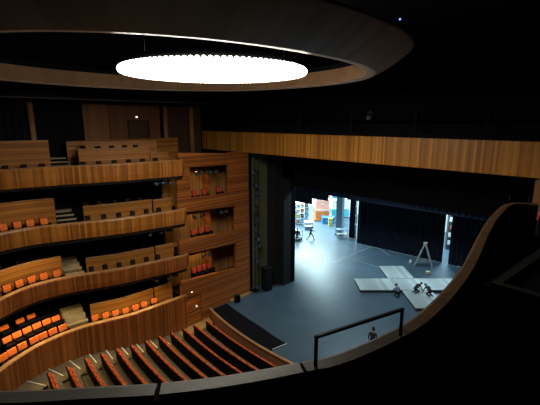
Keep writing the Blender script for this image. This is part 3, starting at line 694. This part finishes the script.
r = empty('step_ladder', (-1.9, 17.7, 0), .25, 'tall aluminium step ladder standing open before the curtain', 'ladder')
for sx, nm in ((-1, 'f'), (1, 'b')):
    for sy in (-1, 1):
        MB().obox((sx*.42, sy*(.26 if sx > 0 else .32)*.85, 1.24), (.07, .05, 2.6), ry=-sx*.33).build('rail', ALU, r)
for k in range(7):
    z = .3+k*.32; x = -.84*(1-z/2.5)-.0
    MB().box(x-.06, x+.06, -.27, .27, z-.02, z+.02).build('step', ALU, r)
MB().box(-.18, .18, -.24, .24, 2.44, 2.50).build('top_cap', ALU, r)
b = MB(); b.tube((-.62, -.26, .62), (.62, -.22, .62), .018, n=6); b.tube((-.62, .26, .62), (.62, .22, .62), .018, n=6); b.build('brace', ALU, r)
r = empty('tool_bag', (-.72, 16.05, 0), .4, 'pale yellow tool bag on the floor by the ladder foot', 'bag')
b = MB(); b.box(-.2, .2, -.15, .15, 0, .32, bev=.06); b.build('body', plain('bag_cream', (.72, .68, .42), .7), r); b = MB(); b.tube((-.12, 0, .31), (-.08, 0, .44), .02, n=6); b.tube((-.08, 0, .44), (.08, 0, .44), .02, n=6); b.tube((.08, 0, .44), (.12, 0, .31), .02, n=6); b.build('handle', CLOTHB, r)
r = empty('water_can', (-3.15, 17.45, 0), 0, 'small white canister on the stage beside the ladder', 'canister')
MB().tube((0, 0, 0), (0, 0, .38), .12, .11, 12).build('body', WHITE, r); MB().tube((0, 0, .38), (0, 0, .46), .05, .05, 10).build('cap', WHITE, r)
def tape(x0, y0, x1, y1, w, label):
    L = math.dist((x0, y0), (x1, y1))
    o = MB().obox(((x0+x1)/2, (y0+y1)/2, .004), (L, w, .006), rz=math.atan2(y1-y0, x1-x0)).build('floor_tape', TAPE); tag(o, label, 'tape')
tape(-7.27, 19.1, -5.83, 18.26, .07, 'short white tape mark on the floor before the main curtain')
tape(-8.95, 12.2, -8.85, 19.4, .04, 'long thin white tape line running back to the curtain')
tape(-7.9, 14.45, -4.95, 14.3, .03, 'faint thin tape line behind the platforms')

# ------------------------------------------------------------------ people
def skin_body(name, J, E, mats, mat_of, parent, root_joint):
    """one continuous figure: J {joint: (co, radius)}, E edges; mat_of maps a joint to a material index"""
    names = list(J); idx = {n: i for i, n in enumerate(names)}
    me = bpy.data.meshes.new(name); me.from_pydata([J[n][0] for n in names], [(idx[a], idx[b]) for a, b in E], [])
    ob = bpy.data.objects.new(name, me); COL.objects.link(ob)
    sm = ob.modifiers.new('skin', 'SKIN'); sm.use_smooth_shade = True
    for n in names:
        v = me.skin_vertices[0].data[idx[n]]; r = J[n][1]
        v.radius = (r, r) if not isinstance(r, tuple) else r; v.use_root = (n == root_joint)
    ob.modifiers.new('sub', 'SUBSURF').levels = 1
    dg = bpy.context.evaluated_depsgraph_get(); dg.update()
    m2 = bpy.data.meshes.new_from_object(ob.evaluated_get(dg))
    ob.modifiers.clear(); ob.data = m2
    m2.materials.clear()
    for m in mats: m2.materials.append(m)
    segs = []
    for a, b in E: segs.append((Vector(J[a][0]), Vector(J[b][0]), a, b))
    for p in m2.polygons:
        c = p.center; best = 1e9; w = names[0]
        for A, B, na, nb in segs:
            d = B-A; t = max(0, min(1, (c-A).dot(d)/max(d.length_squared, 1e-9))); q = (c-(A+d*t)).length
            if q < best: best = q; w = nb if t > .45 else na
        p.material_index = mat_of(w); p.use_smooth = True
    ob.parent = parent
    return ob

def person(loc, rz, pose, label, top, legs, hair_bun=False):
    r = empty('person', loc, rz, label, 'person')
    V = Vector; J = {}; E = []
    def j(n, co, rad, par=None):
        J[n] = (tuple(co), rad)
        if par: E.append((par, n))
    P = pose
    pel = V(P['pelvis']); chest = V(P['chest']); neck = V(P['neck']); head = V(P['head'])
    j('pelvis', pel, .145); j('belly', pel.lerp(chest, .5), .135, 'pelvis'); j('chest', chest, .155, 'belly')
    j('neckbase', chest.lerp(neck, .75), .085, 'chest'); j('neck', neck, .052, 'neckbase')
    up = (head-neck).normalized(); side = V((1, 0, 0)); fwd = V(P['look']).normalized(); side = fwd.cross(up).normalized()
    j('jaw', head-up*.05+fwd*.015, .078, 'neck'); j('head', head+up*.01, .095, 'jaw'); j('crown', head+up*.085, .07, 'head')
    j('nose', head+fwd*.115-up*.02, .016, 'head')
    for s, sx in (('L', -1), ('R', 1)):
        sh, el, wr = V(P['sh'+s]), V(P['el'+s]), V(P['wr'+s]); hip, kn, an, toe = V(P['hip'+s]), V(P['kn'+s]), V(P['an'+s]), V(P['toe'+s])
        j('ear'+s, head+side*sx*.10, .016, 'head')
        j('sh'+s, sh, .066, 'chest'); j('ua'+s, sh.lerp(el, .5), .054, 'sh'+s); j('el'+s, el, .043, 'ua'+s); j('fa'+s, el.lerp(wr, .35), .043, 'el'+s); j('wr'+s, wr, .028, 'fa'+s)
        d = (wr-el).normalized(); a = d.orthogonal().normalized(); bvec = d.cross(a)
        palm = wr+d*.075; j('palm'+s, palm, (.042, .026), 'wr'+s)
        for f, (o_, ln) in enumerate(((-.033, .066), (-.011, .078), (.011, .073), (.032, .056))):
            j(f'f{f}{s}', palm+d*.045+a*o_, .0095, 'palm'+s); j(f'g{f}{s}', palm+d*(.045+ln*.55)+a*o_+bvec*.008, .0085, f'f{f}{s}'); j(f'h{f}{s}', palm+d*(.045+ln)+a*o_+bvec*.028, .0075, f'g{f}{s}')
        j('t'+s, palm-d*.02-a*.048+bvec*.01, .011, 'palm'+s); j('u'+s, palm+d*.02-a*.068+bvec*.022, .009, 't'+s)
        j('hip'+s, hip, .098, 'pelvis'); j('th'+s, hip.lerp(kn, .5), .082, 'hip'+s); j('kn'+s, kn, .06, 'th'+s); j('ca'+s, kn.lerp(an, .35), .058, 'kn'+s); j('an'+s, an, .04, 'ca'+s)
        ft = toe-an; j('heel'+s, an+V((0, 0, -.04))-ft.normalized()*.02, .042, 'an'+s); j('toe'+s, toe, .036, 'heel'+s)
    mats = [top, legs, SKIN, SHOE]
    def mo(n):
        if n[:2] in ('hi', 'th', 'kn', 'ca', 'pe', 'an'): return 1
        if n.startswith(('heel', 'toe')): return 3
        if n.startswith(('neck', 'jaw', 'head', 'crown', 'nose', 'ear', 'wr', 'palm')) and n != 'neckbase' or n[0] in 'fghtu' and n[1:2] in '0123LR': return 2
        return 0
    skin_body('body', J, E, mats, mo, r, 'pelvis')
    q = up.to_track_quat('Z', 'Y').to_matrix()
    hb = MB(); c = head+up*.055-fwd*.028
    hb.ball(c, .112, n=14)
    for v in list(hb.bm.verts):
        d = v.co-head
        if d.dot(up) < .01 and d.dot(fwd) > -.02: v.co = head+ (d.normalized())*.06
    if hair_bun: hb.ball(head+up*.17-fwd*.05, .062, n=10)
    hb.build('hair', HAIR, r)
    for sx in (-1, 1):
        MB().ball(head+fwd*.088+side*sx*.034+up*.012, .012, n=8).build('eye', EYE, r)
    mb = MB(); mb.ball(head+fwd*.094-up*.06, .022, sz=.35, sy=.4, n=8); mb.build('mouth', plain('lips', (.35, .13, .1), .6), r)
    return r
STAND = dict(pelvis=(0, 0, .95), chest=(0, .01, 1.32), neck=(0, .01, 1.51), head=(0, .04, 1.64), look=(0, 1, -.1),
             shL=(-.19, 0, 1.41), elL=(-.26, -.02, 1.12), wrL=(-.25, .10, .88), shR=(.19, 0, 1.41), elR=(.26, -.02, 1.12), wrR=(.25, .10, .88),
             hipL=(-.09, 0, .9), knL=(-.10, .03, .49), anL=(-.11, 0, .09), toeL=(-.12, .17, .04), hipR=(.09, 0, .9), knR=(.10, .03, .49), anR=(.11, 0, .09), toeR=(.12, .17, .04))
STRIDE = dict(pelvis=(0, 0, .90), chest=(0, .10, 1.26), neck=(0, .15, 1.45), head=(0, .20, 1.58), look=(0, 1, -.1),
              shL=(-.19, .08, 1.35), elL=(-.27, -.10, 1.10), wrL=(-.26, -.02, .86), shR=(.19, .10, 1.35), elR=(.26, .34, 1.22), wrR=(.20, .60, 1.26),
              hipL=(-.09, 0, .86), knL=(-.10, .30, .54), anL=(-.10, .42, .10), toeL=(-.11, .60, .05), hipR=(.09, 0, .86), knR=(.10, -.10, .47), anR=(.11, -.44, .13), toeR=(.12, -.30, .04))
KNEEL = dict(pelvis=(0, -.22, .38), chest=(0, .12, .60), neck=(0, .30, .66), head=(0, .43, .66), look=(0, .55, -.8),
             shL=(-.18, .18, .60), elL=(-.24, .30, .34), wrL=(-.16, .46, .12), shR=(.18, .18, .60), elR=(.24, .30, .34), wrR=(.16, .46, .12),
             hipL=(-.10, -.20, .34), knL=(-.14, .10, .07), anL=(-.13, -.33, .07), toeL=(-.13, -.47, .05), hipR=(.10, -.20, .34), knR=(.16, .12, .07), anR=(.14, -.33, .07), toeR=(.14, -.47, .05))
CROUCH = dict(pelvis=(0, -.20, .36), chest=(0, .06, .66), neck=(0, .20, .80), head=(0, .30, .88), look=(0, .8, -.6),
              shL=(-.18, .10, .70), elL=(-.26, .26, .46), wrL=(-.14, .46, .34), shR=(.18, .10, .70), elR=(.26, .26, .46), wrR=(.14, .46, .34),
              hipL=(-.10, -.18, .34), knL=(-.17, .22, .48), anL=(-.15, .0, .09), toeL=(-.17, .16, .04), hipR=(.10, -.18, .34), knR=(.17, .22, .48), anR=(.15, .0, .09), toeR=(.17, .16, .04))
person((-15.5, 16.5, 0), -1.1, STRIDE, 'worker in dark clothes striding across the bright side stage with one arm out', CLOTHD, CLOTHB)
person((-15.9, 14.5, 0), .8, STAND, 'dark clothed person standing half hidden at the portal edge', CLOTHB, CLOTHB)
person((-21.3, 23.0, 0), 2.4, STAND, 'distant person standing among cases before the orange rack', CLOTHD, CLOTHB)
person((-.55, 9.55, .0), .9, CROUCH, 'crouching worker in a grey blue jacket at the platform corner', CLOTHG, CLOTHB)
person((.45, 11.0, .25), -.3, KNEEL, 'kneeling worker in black with head bent over the platform centre', CLOTHB, CLOTHB)
person((1.35, 11.2, .25), 1.0, KNEEL, 'kneeling worker in black beside the brown parapet edge', CLOTHD, CLOTHB)
person((2.17, .9, 0), .3, STAND, 'person in dark clothes with tied up hair standing beyond the parapet', CLOTHB, CLOTHB, True)

# ------------------------------------------------------------------ lights
def area(name, loc, size, power, col, target=None, sy=None):
    l = bpy.data.lights.new(name, 'AREA'); l.energy = power; l.color = col; l.size = size
    if sy: l.shape = 'RECTANGLE'; l.size_y = sy
    o = bpy.data.objects.new(name, l); COL.objects.link(o); o.location = loc
    d = Vector(target or (loc[0], loc[1], loc[2]-1))-Vector(loc); o.rotation_euler = d.to_track_quat('-Z', 'Y').to_euler()
    return o
COOL = (.62, .88, 1.)
area('side_stage_light', (-23, 23, 9.6), 9, 12500, (.66, .93, 1.))
area('stage_work_light', (-4, 12.5, 14), 5, 2200, COOL)
area('back_stage_light', (-1.6, 23.3, 9), 2, 2500, COOL)
WARM = (1., .70, .28)
def pt(name, loc, power, col=WARM, r=.08, angle=2.4, target=None):
    l = bpy.data.lights.new(name, 'SPOT'); l.energy = power; l.color = col; l.shadow_soft_size = r; l.spot_size = angle; l.spot_blend = .5
    o = bpy.data.objects.new(name, l); COL.objects.link(o); o.location = loc
    d = Vector(target or (loc[0], loc[1], loc[2]-1))-Vector(loc); o.rotation_euler = d.to_track_quat('-Z', 'Y').to_euler()
for y, x, p in ((-15.5, -10.6, 110), (-14.4, -11.0, 110), (-13.2, -11.1, 110)): pt('seat_light', (x, y, 3.7), p)
for y, x, p in ((-10.7, -10.15, 75), (-9.6, -9.8, 75), (-8.4, -9.72, 75), (-7.2, -9.72, 75)): pt('seat_light', (x, y, 3.7), p)
for y, x, p in ((-15.2, -11.1, 60), (-14.2, -11.45, 60), (-13.1, -11.4, 60)): pt('seat_light', (x, y, 7.0), p)
pt('seat_light', (-11.8, -13.8, 10.3), 18)
for (x, y), (tx, ty) in (((-9.55, -15.75), (-9.98, -16.0)), ((-10.1, -15.0), (-10.42, -15.25)), ((-10.45, -14.2), (-10.72, -14.3)), ((-10.6, -13.2), (-10.93, -13.2))): pt('seat_light', (x, y, 3.85), 110, angle=.75, target=(tx, ty, 2.15))  # added narrow spots that brighten the front row, no fixtures behind them
for z, p in ((10.9, 34), (7.7, 52), (4.6, 68)):
    pt('box_light', (-10.6, -3.0, z), p, angle=2.8)
pt('box_light', (-9.0, -4.6, 1.9), 14, angle=2.2)

w = bpy.data.worlds.new('World'); S.world = w; w.use_nodes = True
w.node_tree.nodes['Background'].inputs[0].default_value = (.0006, .0007, .0010, 1); w.node_tree.nodes['Background'].inputs[1].default_value = 1.

# ------------------------------------------------------------------ camera
cam = bpy.data.cameras.new('Camera'); co = bpy.data.objects.new('Camera', cam); COL.objects.link(co)
co.location = (13, -19, 14.4); co.rotation_euler = (math.radians(90-12.1), 0, math.radians(45))
cam.sensor_width = 36; cam.lens = 36*385/540; cam.clip_start = .05; cam.clip_end = 200
S.camera = co
S.view_settings.view_transform = 'Standard'; S.view_settings.look = 'None'; S.view_settings.gamma = 1; S.view_settings.exposure = 0
S.view_settings.use_curve_mapping = False
